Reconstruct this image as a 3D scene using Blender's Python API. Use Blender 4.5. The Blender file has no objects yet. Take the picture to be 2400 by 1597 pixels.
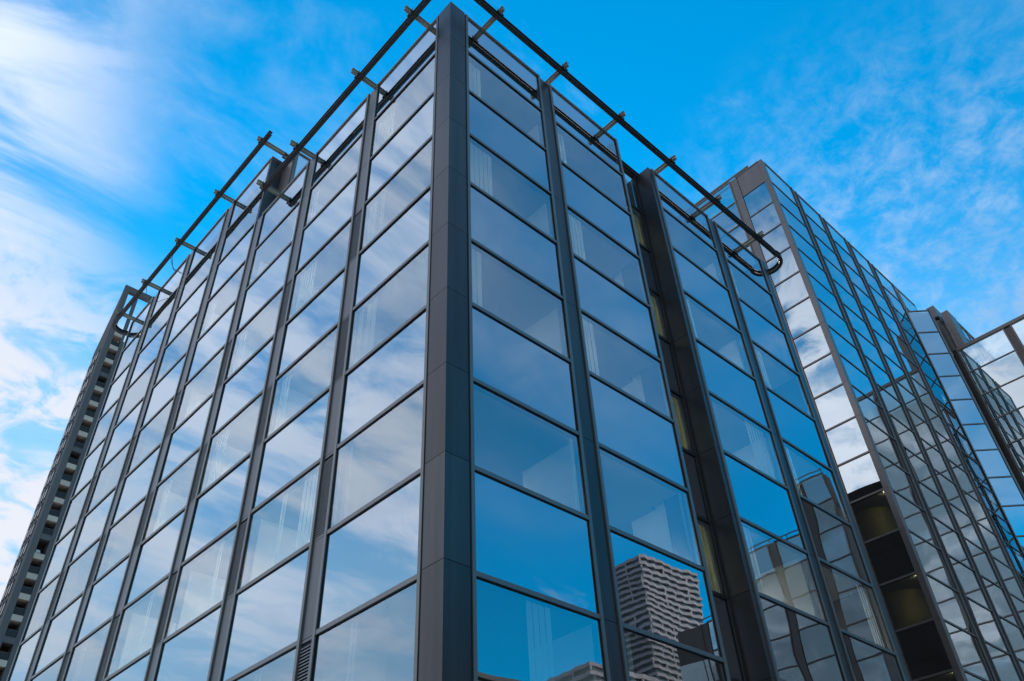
import bpy, math, random
from mathutils import Vector
R = math.radians
rnd = random.Random(7)
scene = bpy.context.scene
col = scene.collection
ZG = 21.2                      # height of the second parapet rail of the glass block above the paving
H = 1.8                        # height of one window row of the glass block

# ------------------------------------------------------------------ helpers
class MB:
    """collects boxes, prisms and tubes of several materials; build() links them as ONE mesh object"""
    def __init__(s): s.v = []; s.f = []; s.m = []; s.mats = []
    def mi(s, mat):
        if mat not in s.mats: s.mats.append(mat)
        return s.mats.index(mat)
    def add(s, vs, fs, mat):
        b = len(s.v); s.v += [tuple(v) for v in vs]; i = s.mi(mat)
        for f in fs: s.f.append(tuple(b + k for k in f)); s.m.append(i)
    def hexa(s, p, mat):       # eight corners: four of the bottom, four of the top
        s.add(p, [(3, 2, 1, 0), (4, 5, 6, 7), (0, 1, 5, 4), (1, 2, 6, 5), (2, 3, 7, 6), (3, 0, 4, 7)], mat)
    def box(s, x0, x1, y0, y1, z0, z1, mat, T=None):
        p = [(x0, y0, z0), (x1, y0, z0), (x1, y1, z0), (x0, y1, z0), (x0, y0, z1), (x1, y0, z1), (x1, y1, z1), (x0, y1, z1)]
        if T: p = [T(*q) for q in p]
        s.hexa(p, mat)
    def prism(s, poly, z0, z1, mat):
        n = len(poly)
        vs = [(x, y, z0) for x, y in poly] + [(x, y, z1) for x, y in poly]
        fs = [tuple(range(n - 1, -1, -1)), tuple(range(n, 2 * n))] + [(i, (i + 1) % n, n + (i + 1) % n, n + i) for i in range(n)]
        s.add(vs, fs, mat)
    def sweep(s, path, prof, mat, closed=False):   # prof: closed list of (side, up) along a path level in z
        n = len(prof); rings = []
        for i, p in enumerate(path):
            p = Vector(p)
            a = Vector(path[i - 1]) if (i > 0 or closed) else None
            b = Vector(path[(i + 1) % len(path)]) if (i < len(path) - 1 or closed) else None
            d1 = (p - a).normalized() if a is not None else None
            d2 = (b - p).normalized() if b is not None else None
            if d1 is None: d1 = d2
            if d2 is None: d2 = d1
            d = (d1 + d2).normalized()
            side = Vector((d.y, -d.x, 0)).normalized()
            k = 1 / max(0.5, math.sqrt(max(0.1, (1 + d1.dot(d2)) / 2)))
            rings.append([p + side * (q[0] * k) + Vector((0, 0, q[1])) for q in prof])
        vs = [v for r in rings for v in r]; fs = []
        m = len(rings)
        for i in range(m if closed else m - 1):
            j = (i + 1) % m
            for k in range(n):
                fs.append((i * n + k, i * n + (k + 1) % n, j * n + (k + 1) % n, j * n + k))
        if not closed:
            fs.append(tuple(range(n - 1, -1, -1))); fs.append(tuple((m - 1) * n + k for k in range(n)))
        s.add(vs, fs, mat)
    def rod(s, a, b, r, mat, n=8):
        a = Vector(a); b = Vector(b); d = (b - a).normalized()
        u = d.orthogonal().normalized(); w = d.cross(u)
        vs = [p + (u * math.cos(2 * math.pi * k / n) + w * math.sin(2 * math.pi * k / n)) * r for p in (a, b) for k in range(n)]
        fs = [(k, (k + 1) % n, n + (k + 1) % n, n + k) for k in range(n)] + [tuple(range(n - 1, -1, -1)), tuple(range(n, 2 * n))]
        s.add(vs, fs, mat)
    def build(s, name, parent=None, loc=None):
        me = bpy.data.meshes.new(name)
        me.from_pydata(s.v, [], s.f)
        for m in s.mats: me.materials.append(m)
        me.polygons.foreach_set('material_index', s.m)
        me.update()
        o = bpy.data.objects.new(name, me); col.objects.link(o)
        if parent is not None: o.parent = parent
        return o

def tag(o, label, cat, group=None, kind=None):
    if label: o['label'] = label
    if cat: o['category'] = cat
    if group: o['group'] = group
    if kind: o['kind'] = kind
    return o
def empty(name, label, cat, group=None):
    o = bpy.data.objects.new(name, None); col.objects.link(o)
    return tag(o, label, cat, group)

# ------------------------------------------------------------------ materials
def newmat(name):
    m = bpy.data.materials.new(name); m.use_nodes = True
    nt = m.node_tree; nt.nodes.clear()
    out = nt.nodes.new('ShaderNodeOutputMaterial')
    return m, nt, out
def N(nt, t, **kw):
    n = nt.nodes.new(t)
    for k, v in kw.items():
        if k in n.inputs.keys() if hasattr(n.inputs, 'keys') else False: n.inputs[k].default_value = v
        else: setattr(n, k, v)
    return n
def mat(name, c, rough=0.5, metal=0.0, var=0.12, scale=1.5, spec=0.5, streak=False):
    m, nt, out = newmat(name)
    b = nt.nodes.new('ShaderNodeBsdfPrincipled')
    b.inputs['Metallic'].default_value = metal
    b.inputs['Specular IOR Level'].default_value = spec
    tc = nt.nodes.new('ShaderNodeTexCoord'); mp = nt.nodes.new('ShaderNodeMapping')
    mp.inputs['Scale'].default_value = (scale * (3 if streak else 1), scale * (3 if streak else 1), scale * (0.25 if streak else 1))
    nz = nt.nodes.new('ShaderNodeTexNoise'); nz.inputs['Scale'].default_value = 1.0; nz.inputs['Detail'].default_value = 6
    nt.links.new(tc.outputs['Object'], mp.inputs[0]); nt.links.new(mp.outputs[0], nz.inputs['Vector'])
    r = nt.nodes.new('ShaderNodeValToRGB')
    lo = [max(0, x * (1 - var)) for x in c]; hi = [x * (1 + var) for x in c]
    r.color_ramp.elements[0].position = 0.3; r.color_ramp.elements[1].position = 0.7
    r.color_ramp.elements[0].color = (*lo, 1); r.color_ramp.elements[1].color = (*hi, 1)
    nt.links.new(nz.outputs['Fac'], r.inputs[0])
    oi = nt.nodes.new('ShaderNodeObjectInfo'); mv = nt.nodes.new('ShaderNodeMapRange')      # each panel a shade of its own
    mv.inputs['To Min'].default_value = 1 - var * .8; mv.inputs['To Max'].default_value = 1 + var * .8
    hv = nt.nodes.new('ShaderNodeHueSaturation'); nt.links.new(oi.outputs['Random'], mv.inputs[0]); nt.links.new(mv.outputs[0], hv.inputs['Value'])
    nt.links.new(r.outputs[0], hv.inputs['Color']); nt.links.new(hv.outputs[0], b.inputs['Base Color'])
    mr = nt.nodes.new('ShaderNodeMapRange')
    mr.inputs['To Min'].default_value = max(0.03, rough * 0.85); mr.inputs['To Max'].default_value = min(1, rough * 1.15)
    nt.links.new(nz.outputs['Fac'], mr.inputs[0]); nt.links.new(mr.outputs[0], b.inputs['Roughness'])
    nt.links.new(b.outputs[0], out.inputs[0])
    return m

def glass(name, base, gcol, tcol, wave=0.003, wscale=0.8, dirt=0.04):
    """coated facade glass: mirror coat over a tinted see-through sheet, each pane slightly warped"""
    m, nt, out = newmat(name)
    L = nt.links.new
    tc = nt.nodes.new('ShaderNodeTexCoord'); oi = nt.nodes.new('ShaderNodeObjectInfo')
    mul = nt.nodes.new('ShaderNodeVectorMath'); mul.operation = 'SCALE'; mul.inputs[0].default_value = (37.0, 91.0, 53.0)
    L(oi.outputs['Random'], mul.inputs['Scale'])
    add = nt.nodes.new('ShaderNodeVectorMath'); add.operation = 'ADD'
    L(tc.outputs['Object'], add.inputs[0]); L(mul.outputs[0], add.inputs[1])
    nz = nt.nodes.new('ShaderNodeTexNoise'); nz.inputs['Scale'].default_value = wscale; nz.inputs['Detail'].default_value = 0.6; nz.inputs['Roughness'].default_value = 0.3
    L(add.outputs[0], nz.inputs['Vector'])
    bp = nt.nodes.new('ShaderNodeBump'); bp.inputs['Strength'].default_value = 1.0; bp.inputs['Distance'].default_value = wave
    L(nz.outputs['Fac'], bp.inputs['Height'])
    fr = nt.nodes.new('ShaderNodeFresnel'); fr.inputs['IOR'].default_value = 1.5
    mr = nt.nodes.new('ShaderNodeMapRange'); mr.inputs['To Min'].default_value = base; mr.inputs['To Max'].default_value = 1.0
    L(fr.outputs[0], mr.inputs[0])
    gl = nt.nodes.new('ShaderNodeBsdfGlossy'); gl.inputs['Color'].default_value = (*gcol, 1); gl.inputs['Roughness'].default_value = 0.0
    L(bp.outputs[0], gl.inputs['Normal'])
    tr = nt.nodes.new('ShaderNodeBsdfTransparent'); tr.inputs['Color'].default_value = (*tcol, 1)
    mx = nt.nodes.new('ShaderNodeMixShader')
    L(mr.outputs[0], mx.inputs[0]); L(tr.outputs[0], mx.inputs[1]); L(gl.outputs[0], mx.inputs[2])
    # faint rain streaks and dust that scatter a little light
    mp = nt.nodes.new('ShaderNodeMapping'); mp.inputs['Scale'].default_value = (9, 9, 0.35)
    L(add.outputs[0], mp.inputs[0])
    n2 = nt.nodes.new('ShaderNodeTexNoise'); n2.inputs['Scale'].default_value = 1.0; n2.inputs['Detail'].default_value = 4
    L(mp.outputs[0], n2.inputs['Vector'])
    m2 = nt.nodes.new('ShaderNodeMapRange'); m2.inputs['From Min'].default_value = 0.45; m2.inputs['From Max'].default_value = 0.8
    m2.inputs['To Min'].default_value = 0.0; m2.inputs['To Max'].default_value = dirt
    L(n2.outputs['Fac'], m2.inputs[0])
    df = nt.nodes.new('ShaderNodeBsdfDiffuse'); df.inputs['Color'].default_value = (0.5, 0.52, 0.52, 1)
    m3 = nt.nodes.new('ShaderNodeMixShader')
    L(m2.outputs[0], m3.inputs[0]); L(mx.outputs[0], m3.inputs[1]); L(df.outputs[0], m3.inputs[2])
    L(m3.outputs[0], out.inputs[0])
    return m
def clear(name, c):
    m, nt, out = newmat(name)
    tr = nt.nodes.new('ShaderNodeBsdfTransparent'); tr.inputs['Color'].default_value = (*c, 1)
    nt.links.new(tr.outputs[0], out.inputs[0]); return m

def newlamp(name, c, s):
    m, nt, out = newmat(name)
    e = nt.nodes.new('ShaderNodeEmission'); e.inputs['Color'].default_value = (*c, 1); e.inputs['Strength'].default_value = s
    nt.links.new(e.outputs[0], out.inputs[0]); return m
def lamp(root, x, y, z, r=.028):
    b = MB(); n = 12
    b.prism([(x + r * math.cos(2 * math.pi * i / n), y + r * math.sin(2 * math.pi * i / n)) for i in range(n)], z - .02, z, M['lamp'])
    return b.build('ceiling_lamp_or_fill', root)

M = {}
M['alu'] = mat('grey_coated_aluminium', (0.225, 0.20, 0.185), 0.42, 0.65, 0.08, 2.0, streak=True)
M['panel'] = mat('charcoal_cladding', (0.100, 0.086, 0.080), 0.36, 0.90, 0.20, 1.1, streak=True)
M['strip'] = mat('grey_strip_cladding', (0.165, 0.146, 0.138), 0.38, 0.7, 0.13, 0.9, streak=True)
M['bronze'] = mat('bronze_cladding', (0.235, 0.180, 0.155), 0.40, 0.6, 0.07, 0.8, streak=True)
M['bronze_dark'] = mat('dark_bronze_cladding', (0.115, 0.085, 0.076), 0.36, 0.8, 0.12, 0.8, streak=True)
M['gasket'] = mat('black_rubber', (0.004, 0.004, 0.005), 0.7, 0, 0.1)
M['back'] = mat('spandrel_backing', (0.012, 0.014, 0.017), 0.8, 0, 0.1)
M['slat'] = mat('vent_slat_paint', (0.20, 0.19, 0.185), 0.42, 0.5, 0.08)
M['rail'] = mat('dark_steel_paint', (0.050, 0.041, 0.037), 0.45, 0.1, 0.08, 1)
M['bracket'] = mat('stone_grey_steel_paint', (0.36, 0.315, 0.245), 0.5, 0.0, 0.08, 1.5)
M['slab'] = mat('ceiling_board', (0.22, 0.23, 0.23), 0.9, 0, 0.04)
M['corridor'] = mat('corridor_wall_paint', (0.30, 0.31, 0.30), 0.9, 0, 0.1)
M['inwall'] = mat('office_wall_paint', (0.78, 0.78, 0.74), 0.9, 0, 0.05)
M['ochre'] = mat('ochre_wall_paint', (0.52, 0.45, 0.22), 0.9, 0, 0.1, 0.6)
M['blind'] = mat('pale_fabric_blind', (0.86, 0.86, 0.82), 0.9, 0, 0.05, 3)
M['blind_y'] = mat('cream_fabric_blind', (0.86, 0.82, 0.48), 0.9, 0, 0.05, 3)
M['end'] = mat('black_end_cladding', (0.008, 0.008, 0.009), 0.9, 0, 0.2, 0.8, spec=.05)
M['lamp'] = newlamp('warm_ceiling_lamp', (1.0, 0.84, 0.55), 170.0)
M['roof'] = mat('roof_membrane', (0.16, 0.16, 0.16), 0.9, 0, 0.2)
def fabric(name, c):
    m = mat(name, c, .9, 0, .04, 3); nt = m.node_tree
    b = [n for n in nt.nodes if n.type == 'BSDF_PRINCIPLED'][0]; out = [n for n in nt.nodes if n.type == 'OUTPUT_MATERIAL'][0]
    t = nt.nodes.new('ShaderNodeBsdfTranslucent'); t.inputs['Color'].default_value = (*c, 1)
    mx = nt.nodes.new('ShaderNodeMixShader'); mx.inputs[0].default_value = .58
    nt.links.new(b.outputs[0], mx.inputs[1]); nt.links.new(t.outputs[0], mx.inputs[2]); nt.links.new(mx.outputs[0], out.inputs[0])
    return m
M['blind'] = fabric('pale_fabric_blind', (0.88, 0.88, 0.84)); M['blind_y'] = fabric('cream_fabric_blind', (0.86, 0.82, 0.48))
M['room_fill'] = newlamp('added_office_fill', (1.0, 0.97, 0.92), 34.0)  # added emitter that brightens the office blinds, no known fixture
M['glass_back'] = clear('glass_rear_face', (0.96, 0.98, 0.97))
M['ga'] = glass('blue_coated_glass', 0.52, (0.84, 0.94, 1.0), (0.80, 0.84, 0.82), 0.0045, 0.75, .015)
M['gv'] = glass('vision_glass', 0.37, (0.86, 0.95, 1.0), (0.97, 1.0, 0.98), 0.0045, 0.75, .015)
M['gp'] = glass('parapet_glass', 0.42, (0.84, 0.94, 1.0), (0.26, 0.33, 0.36), 0.0030, 0.75, .015)
M['gb'] = glass('neutral_coated_glass', 0.60, (0.90, 0.97, 1.0), (0.66, 0.70, 0.62), 0.0060, 0.55, .015)

# ------------------------------------------------------------------ facade builder
def frame(O, U, Nn):
    """maps (along the wall, outwards, up) to world space"""
    ox, oy = O; ux, uy = U; nx, ny = Nn
    return lambda u, w, z: (ox + u * ux + w * nx, oy + u * uy + w * ny, z)

def pane(name, T, u0, u1, z0, z1, parent, g, w=-0.032):
    b = MB(); t = 0.012
    e, f = rnd.uniform(-.0025, .0025), rnd.uniform(-.0025, .0025)
    q = [w - e - f, w + e - f, w + e + f, w - e + f]
    p = [T(u0, q[0], z0), T(u1, q[1], z0), T(u1, q[1] - t, z0), T(u0, q[0] - t, z0), T(u0, q[3], z1), T(u1, q[2], z1), T(u1, q[2] - t, z1), T(u0, q[3] - t, z1)]
    o0, uu, nn = Vector(T(0, 0, 0)), Vector(T(1, 0, 0)), Vector(T(0, 1, 0))
    out = (uu - o0).cross(Vector((0, 0, 1))).dot(nn - o0) > 0
    b.add(p, [(0, 1, 5, 4) if out else (4, 5, 1, 0)], g)        # the coated face looks outwards
    b.add(p, [(2, 3, 7, 6), (3, 2, 1, 0), (4, 5, 6, 7), (1, 2, 6, 5), (3, 0, 4, 7)], M['glass_back'])
    return b.build(name, parent)

def blind(T, u0, u1, z0, z1, parent, m, w=-0.13, pitch=0.13):
    b = MB(); n = max(2, int(abs(u1 - u0) / pitch)); st = (u1 - u0) / n
    for i in range(n):
        a = u0 + i * st
        p = [T(a, w, z0), T(a + st * 1.0, w - 0.02, z0), T(a + st * 1.0, w - 0.026, z0), T(a, w - 0.006, z0),
             T(a, w, z1), T(a + st * 1.0, w - 0.02, z1), T(a + st * 1.0, w - 0.026, z1), T(a, w - 0.006, z1)]
        b.hexa(p, m)
    return b.build('blind', parent)

def cell(root, T, u0, u1, z0, z1, kind, fm, g, blinds=(), bm=None, th=0.080, bot=True, top=False, solid=None):
    """one field of the curtain wall: its lower rail and gaskets, the glass and what hangs behind it"""
    b = MB(); h = th / 2
    if bot:
        b.box(u0, u1, -0.10, 0.0, z0 - h, z0 + h, fm, T)
        b.box(u0 + .002, u1 - .002, -0.09, -0.006, z0 - h - 0.016, z0 - h, M['gasket'], T)  # gasket strip; its black also paints in the shade under the rail
    if top:
        b.box(u0, u1, -0.10, 0.006, z1 - 0.05, z1 + 0.03, fm, T)
    lo = z0 + h; hi = z1 - h - 0.016 if not top else z1 - 0.05
    for a, c in ((u0, u0 + 0.014), (u1 - 0.014, u1)):
        b.box(a, c, -0.031, -0.014, lo, hi, M['gasket'], T)
    if kind == 'spandrel':
        b.box(u0, u1, -0.16, -0.12, z0 - h, z1 + h, M['back'], T)
    if solid is not None:
        b.box(u0 + .015, u1 - .015, -0.09, -0.022, lo + .006, hi - .006, solid, T)
    o = b.build({'vision': 'window', 'spandrel': 'spandrel_panel', 'parapet': 'parapet_panel'}[kind], root)
    if solid is None:
        pane('glass_pane', T, u0, u1, lo, hi, o, g)
    for a, c in blinds:
        blind(T, u0 + a * (u1 - u0), u0 + c * (u1 - u0), lo + 0.02, hi - 0.02, o, bm or M['blind'])
    return o

def strip(root, T, u0, u1, z0, z1, fm, pm, zz, vents=(), bar=0.075, deep=-0.028, ztop=None):
    """the vertical strip between two bays: two bars with cladding or vent grilles between them"""
    b = MB()
    b.box(u0, u0 + bar, -0.12, 0.008, z0, z1, fm, T); b.box(u1 - bar, u1, -0.12, 0.008, z0, z1, fm, T)
    o = b.build('mullion', root)
    a, c = u0 + bar + 0.016, u1 - bar - 0.016
    b = MB(); d = deep
    b.box(u0 + bar, u1 - bar, d - 0.08, d - 0.03, z0, z1 - 0.02, M['gasket'], T)
    for lo, hi in zz:
        if (lo, hi) not in vents:
            b.box(a, c, d - 0.03, d, lo + 0.006, min(hi - 0.006, z1 - .02), pm, T)
    b.build('cladding_strip', o)
    for lo, hi in vents:
        b = MB(); n = int((hi - lo - 0.12) / 0.056)
        b.box(a, c, d - 0.028, d, lo + .006, lo + 0.055, pm, T); b.box(a, c, d - 0.028, d, hi - 0.055, hi - .006, pm, T)
        for i in range(n):
            zc = lo + 0.075 + i * 0.056
            p = [T(a, d + .002, zc), T(c, d + .002, zc), T(c, d - .028, zc + .014), T(a, d - .028, zc + .014),
                 T(a, d + .002, zc + .022), T(c, d + .002, zc + .022), T(c, d - .028, zc + .036), T(a, d - .028, zc + .036)]
            b.hexa(p, M['slat'])
        b.build('vent_grille', o)
    return o

# ================================================================== 1. the glass corner block
A = empty('glass_office_block', 'glass office block with a dark sharp corner and bracketed rails along its roof edge', 'building')
zt = lambda t: ZG - H * (t - 2)               # height of rail number t
HP, HPT, PT = 1.78, 1.72, 1.84                # parapet heights
ROWS = list(range(2, 14))                     # rows below rail 2
YT = 10.27                                    # where the taller part begins
def row(t): return (max(zt(t + 1), 0.12), zt(t))
# --- right hand wall, bays along x
TR = frame((0, 0.0), (1, 0), (0, -1))
TRo = lambda w: frame((0, -w), (1, 0), (0, -1))
TL = frame((0.0, 0), (0, 1), (-1, 0))
B_R = [(0.605, 3.305), (3.853, 6.716), (8.605, 11.478), (11.995, 14.71)]
BL_R = {(0, 2): [(0, .20)], (0, 4): [(0, .30)], (0, 6): [(0, .15)], (0, 8): [(.945, .985)], (0, 10): [(.42, .62)],
        (1, 2): [(0, .15)], (1, 4): [(0, .23)], (1, 6): [(0, .19)], (1, 8): [(.93, .96)], (1, 10): [(.02, .12)],
        (2, 2): [(0, .09)], (2, 4): [(0, .15)], (2, 6): [(.62, .92)], (2, 8): [(.1, .2)],
        (3, 2): [(0, .16)], (3, 4): [(0, .25)], (3, 6): [(0, .2)], (3, 8): [(.75, .95)], (3, 10): [(0, .2)]}
for i, (a, c) in enumerate(B_R):
    cell(A, TR, a, c, ZG, ZG + HP, 'parapet', M['alu'], M['gp'], top=True)
    for t in ROWS:
        lo, hi = row(t)
        if hi < 0.5: continue
        k = 'vision' if t % 2 == 0 else 'spandrel'
        cell(A, TR, a, c, lo, hi, k, M['alu'], M['gv' if k == 'vision' else 'ga'], BL_R.get((i, t), ()) if k == 'vision' else ())
ZR = [row(t) for t in ROWS if row(t)[1] > .5] + [(ZG, ZG + HP)]
two = [(max(zt(t + 2), .12), zt(t)) for t in range(2, 14, 2)] + [(ZG, ZG + HP)]
strip(A, TR, 3.305, 3.853, 0.1, ZG + HP + .05, M['alu'], M['panel'], two)
strip(A, TR, 11.478, 11.995, 0.1, ZG + HP + .05, M['alu'], M['panel'], two)
# single bars at the ends of the right-hand bays
def bar(T, u0, u1, z0, z1, m=M['alu'], w0=-0.14, w1=0.012):
    b = MB(); b.box(u0, u1, w0, w1, z0, z1, m, T); return b.build('mullion', A)
bar(TR, 0.535, 0.605, 0.1, ZG + HP + .05)
bar(TR, 6.716, 6.80, 0.1, ZG + HP + .05)
bar(TR, 8.50, 8.605, 0.1, ZG + HP + .05)
bar(TR, 14.71, 14.79, 0.1, ZG + HP + .05)
bar(TL, 0.527, 0.597, 0.1, ZG + HP + .05)
# recess between the second and third bay
YR = 0.57
TB = frame((0, YR), (1, 0), (0, -1))
b = MB()
for t in range(1, 14):
    hi = zt(t) if t > 1 else ZG + HP; lo = max(zt(t + 1), .1)
    if hi < .5: continue
    b.box(8.33, 8.50, 0.02, YR + .1, lo + .005, hi - .005, M['bronze_dark'])
    b.box(6.72, 6.80, 0.145, YR + .1, lo + .005, hi - .005, M['bronze_dark'])
b.box(8.345, 8.48, 0.03, YR + .09, 0.1, ZG + HP - .02, M['gasket'])
b.build('recess_cheek', A)
for t in [1] + ROWS:
    lo, hi = (ZG, ZG + HP) if t == 1 else row(t)
    if hi < .5: continue
    k = 'parapet' if t == 1 else ('vision' if t % 2 == 0 else 'spandrel')
    if t == 1:
        cell(A, TB, 6.80, 8.25, lo, hi, 'parapet', M['bronze_dark'], M['ga'], top=True)
        bb = MB(); bb.box(6.82, 8.24, -.17, -.13, lo - .03, hi - .25, M['back'], TB); bb.build('spandrel_panel', A)
    elif k == 'vision':
        cell(A, TB, 6.80, 8.25, lo, hi, k, M['bronze_dark'], M['gv'], [(.02, .98)], M['blind_y'])
    else:
        cell(A, TB, 6.80, 8.25, lo, hi, k, M['bronze_dark'], M['ga'])
b = MB(); b.box(8.25, 8.328, -0.12, 0.02, .1, ZG + HP + .03, M['bronze_dark'], TB); b.build('mullion', A)

# --- corner post: L-shaped panels, one per row
soff = 0.057
zs = [ZG + PT] + [zt(t) + soff for t in range(2, 14) if zt(t) + soff > .3] + [0.1]
for i in range(len(zs) - 1):
    hi, lo = zs[i], zs[i + 1]
    b = MB(); hh = hi - (0.0 if i == 0 else .005); ll = lo + .005
    b.prism([(0, 0), (0.50, 0), (0.50, .05), (.05, .05), (.05, .50), (0, .50)], ll, hh, M['panel'])
    b.build('corner_panel', A)
b = MB(); b.prism([(0.012, 0.012), (0.535, 0.012), (0.535, .09), (.09, .09), (.09, .527), (0.012, .527)], 0.1, ZG + PT - .05, M['gasket'])
b.build('corner_post', A)

# --- left hand wall, bays along y
B_L = [(0.597, 3.305), (3.853, 6.549), (7.105, 9.788), (10.357, 12.977), (13.629, 16.233), (16.84, 19.471), (20.115, 22.143)]
BL_L = {(0, 2): [(.70, .98)], (0, 4): [(.74, .80), (.86, .99)], (0, 6): [(.72, .86), (.90, .97)], (0, 8): [(.86, .9)], (0, 10): [(.62, .70)],
        (1, 2): [(.88, .99)], (1, 4): [(.66, .96)], (1, 6): [(.80, .96)], (1, 8): [(.52, .60), (.02, .3)], (1, 10): [(.5, .6)],
        (2, 2): [(0, .16)], (2, 4): [(.80, .98)], (2, 6): [(.70, .97)], (2, 8): [(.3, .38)],
        (3, 2): [(.78, .98)], (3, 4): [(0, .20)], (3, 6): [(.72, .9)], (3, 8): [(.4, .5)]}
for i, (a, c) in enumerate(B_L):
    tall = i >= 3
    for t in ([0, 1] if tall else []) + ROWS:
        lo, hi = row(t)
        if hi < 0.5: continue
        k = 'vision' if t % 2 == 0 else 'spandrel'
        bl = BL_L.get((i, t), ())
        if k == 'vision' and (i, t) not in BL_L and rnd.random() < .75:
            s0 = rnd.choice([0.0, .55, .7, .8]); bl = [(s0 + .02, min(.98, s0 + rnd.uniform(.1, .3)))]
        cell(A, TL, a, c, lo, hi, k, M['alu'], M['gv' if k == 'vision' else 'ga'], bl if k == 'vision' and t > 0 else ())
    z0 = zt(0) if tall else ZG
    cell(A, TL, a, c, z0, z0 + (HPT if tall else HP), 'parapet', M['alu'], M['gp'], top=True)
for i in range(6):
    u0, u1 = B_L[i][1], B_L[i + 1][0]
    top = (zt(0) + HPT if i >= 3 else ZG + HP) + .05
    zz = [row(t) for t in ([0, 1] if i >= 3 else []) + ROWS if row(t)[1] > .5] + [(zt(0) if i >= 3 else ZG, top)]
    vents = [row(t) for t in ROWS if t % 2 == 0 and t >= 4 and row(t)[1] > 1.0]
    strip(A, TL, u0, u1, 0.1, top, M['alu'], M['strip'], zz, vents)
bar(TL, 22.143, 22.23, 0.1, zt(0) + HPT + .05)
# --- the step up to the taller part: dark cladding, bronze cheek, then glass further back
zs0, zs1 = ZG - .2, zt(0) + HPT + .07
b = MB(); b.box(0.02, 0.56, YT, YT + .10, zs0, zs1, M['panel']); b.box(0.50, 0.60, 9.52, YT - .004, zs0, zs1 - .03, M['bronze'])
b.build('step_cladding', A)
TS = frame((0, 9.45), (1, 0), (0, -1))
b = MB(); b.box(0.55, 0.64, -.12, .012, zs0, zs1, M['alu'], TS); b.build('mullion', A)
for a, c in ((.64, 3.3), (3.85, 6.7), (7.2, 10.0)):
    for lo, hi in ((ZG, zt(1)), (zt(1), zt(0)), (zt(0), zt(0) + HPT)):
        cell(A, TS, a, c, lo, hi, 'parapet' if lo == zt(0) else 'spandrel', M['alu'], M['ga'], top=(lo == zt(0)))
    b = MB(); b.box(c, c + .55, -.15, .0, zs0, zs1, M['panel'], TS); b.build('cladding_strip', A)

# --- behind the glass: slabs in the spandrel rows, core, cross walls, roofs
b = MB()
foot = [(.22, .22), (6.65, .22), (6.65, 1.0), (8.6, 1.0), (8.6, .22), (14.75, .22), (14.75, 13.8), (13.7, 21.9), (.22, 21.9)]
for t in range(3, 14, 2):
    lo, hi = zt(t + 1), zt(t)
    if lo < 0: lo = .05
    if hi < .3: continue
    bb = MB(); bb.prism(foot, lo - .01, hi - .06, M['slab']); bb.build('floor_slab', A)
bb = MB(); bb.prism([(.05, .05), (6.72, .05), (6.72, .61), (8.5, .61), (8.5, .05), (14.85, .05), (14.85, 9.5), (10.7, 9.5), (.7, 9.6), (.05, 10.2)], ZG - .19, ZG - .04, M['roof']); bb.build('roof', A)
bb = MB(); bb.prism([(.05, 10.4), (.65, 10.3), (.65, 9.6), (10.5, 9.6), (10.5, 21.9), (.05, 21.9)], zt(0) - .19, zt(0) - .04, M['roof']); bb.build('roof', A)
bb = MB(); bb.prism([(.22, 10.45), (.70, 10.45), (.70, 9.75), (10.4, 9.75), (10.4, 21.9), (.22, 21.9)], zt(2) + .06, zt(1) - .06, M['slab']); bb.build('floor_slab', A)
bb = MB(); bb.prism([(3.4, 3.4), (14.0, 3.4), (14.0, 20), (3.4, 20)], .05, ZG - .3, M['corridor']); bb.build('core_wall', A)
bb = MB()
for (a, c) in B_R:
    bb.box(c + .10, c + .22, .30, 1.7, .1, ZG - .25, M['inwall'])
for (a, c) in B_L[:-1]:
    bb.box(.30, 1.5, c + .10, c + .22, .1, ZG - .25, M['inwall'])
bb.build('cross_wall', A)
for t in (2, 4, 6, 8):                        # unseen strip lights added well back in the offices to brighten blinds and walls
    z = zt(t) - (.20 if t == 2 else .02)
    for a, c in B_R:
        bb = MB(); bb.box((max(a, 2.7) + .1 if abs(a - 8.605) > .1 else 8.95), min(c - .3, 5.0 if a < 5 else (10.3 if a < 9 else 99)), 2.45, 2.62, z - .016, z - .004, M['room_fill']); bb.build('ceiling_lamp_or_fill', A)
    for a, c in B_L[:4]:
        bb = MB(); bb.box(2.75, 2.92, max(a, 2.9) + .15, c - .3, z - .016, z - .004, M['room_fill']); bb.build('ceiling_lamp_or_fill', A)
# --- end walls and the back
b = MB()
for t in [1] + ROWS:
    lo, hi = (ZG, ZG + HP + .05) if t == 1 else row(t)
    if hi < .5: continue
    b.box(14.79, 15.04, -0.003, .045, lo + .005, hi - .005, M['panel'])
    b.box(14.94, 15.04, .05, 4.6, lo + .005, hi - .005, M['end'])
    b.box(14.94, 15.04, 4.61, 9.2, lo + .005, hi - .005, M['end'])
b.box(14.80, 14.935, .05, 14.0, .1, ZG + HP - .02, M['gasket'])
b.build('end_wall', A)
b = MB(); b.box(.05, 14.9, 22.12, 22.22, .1, zt(0) - .1, M['panel']); b.box(14.80, 14.93, 14.0, 22.1, .1, ZG, M['panel']); b.build('rear_wall', A)

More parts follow.
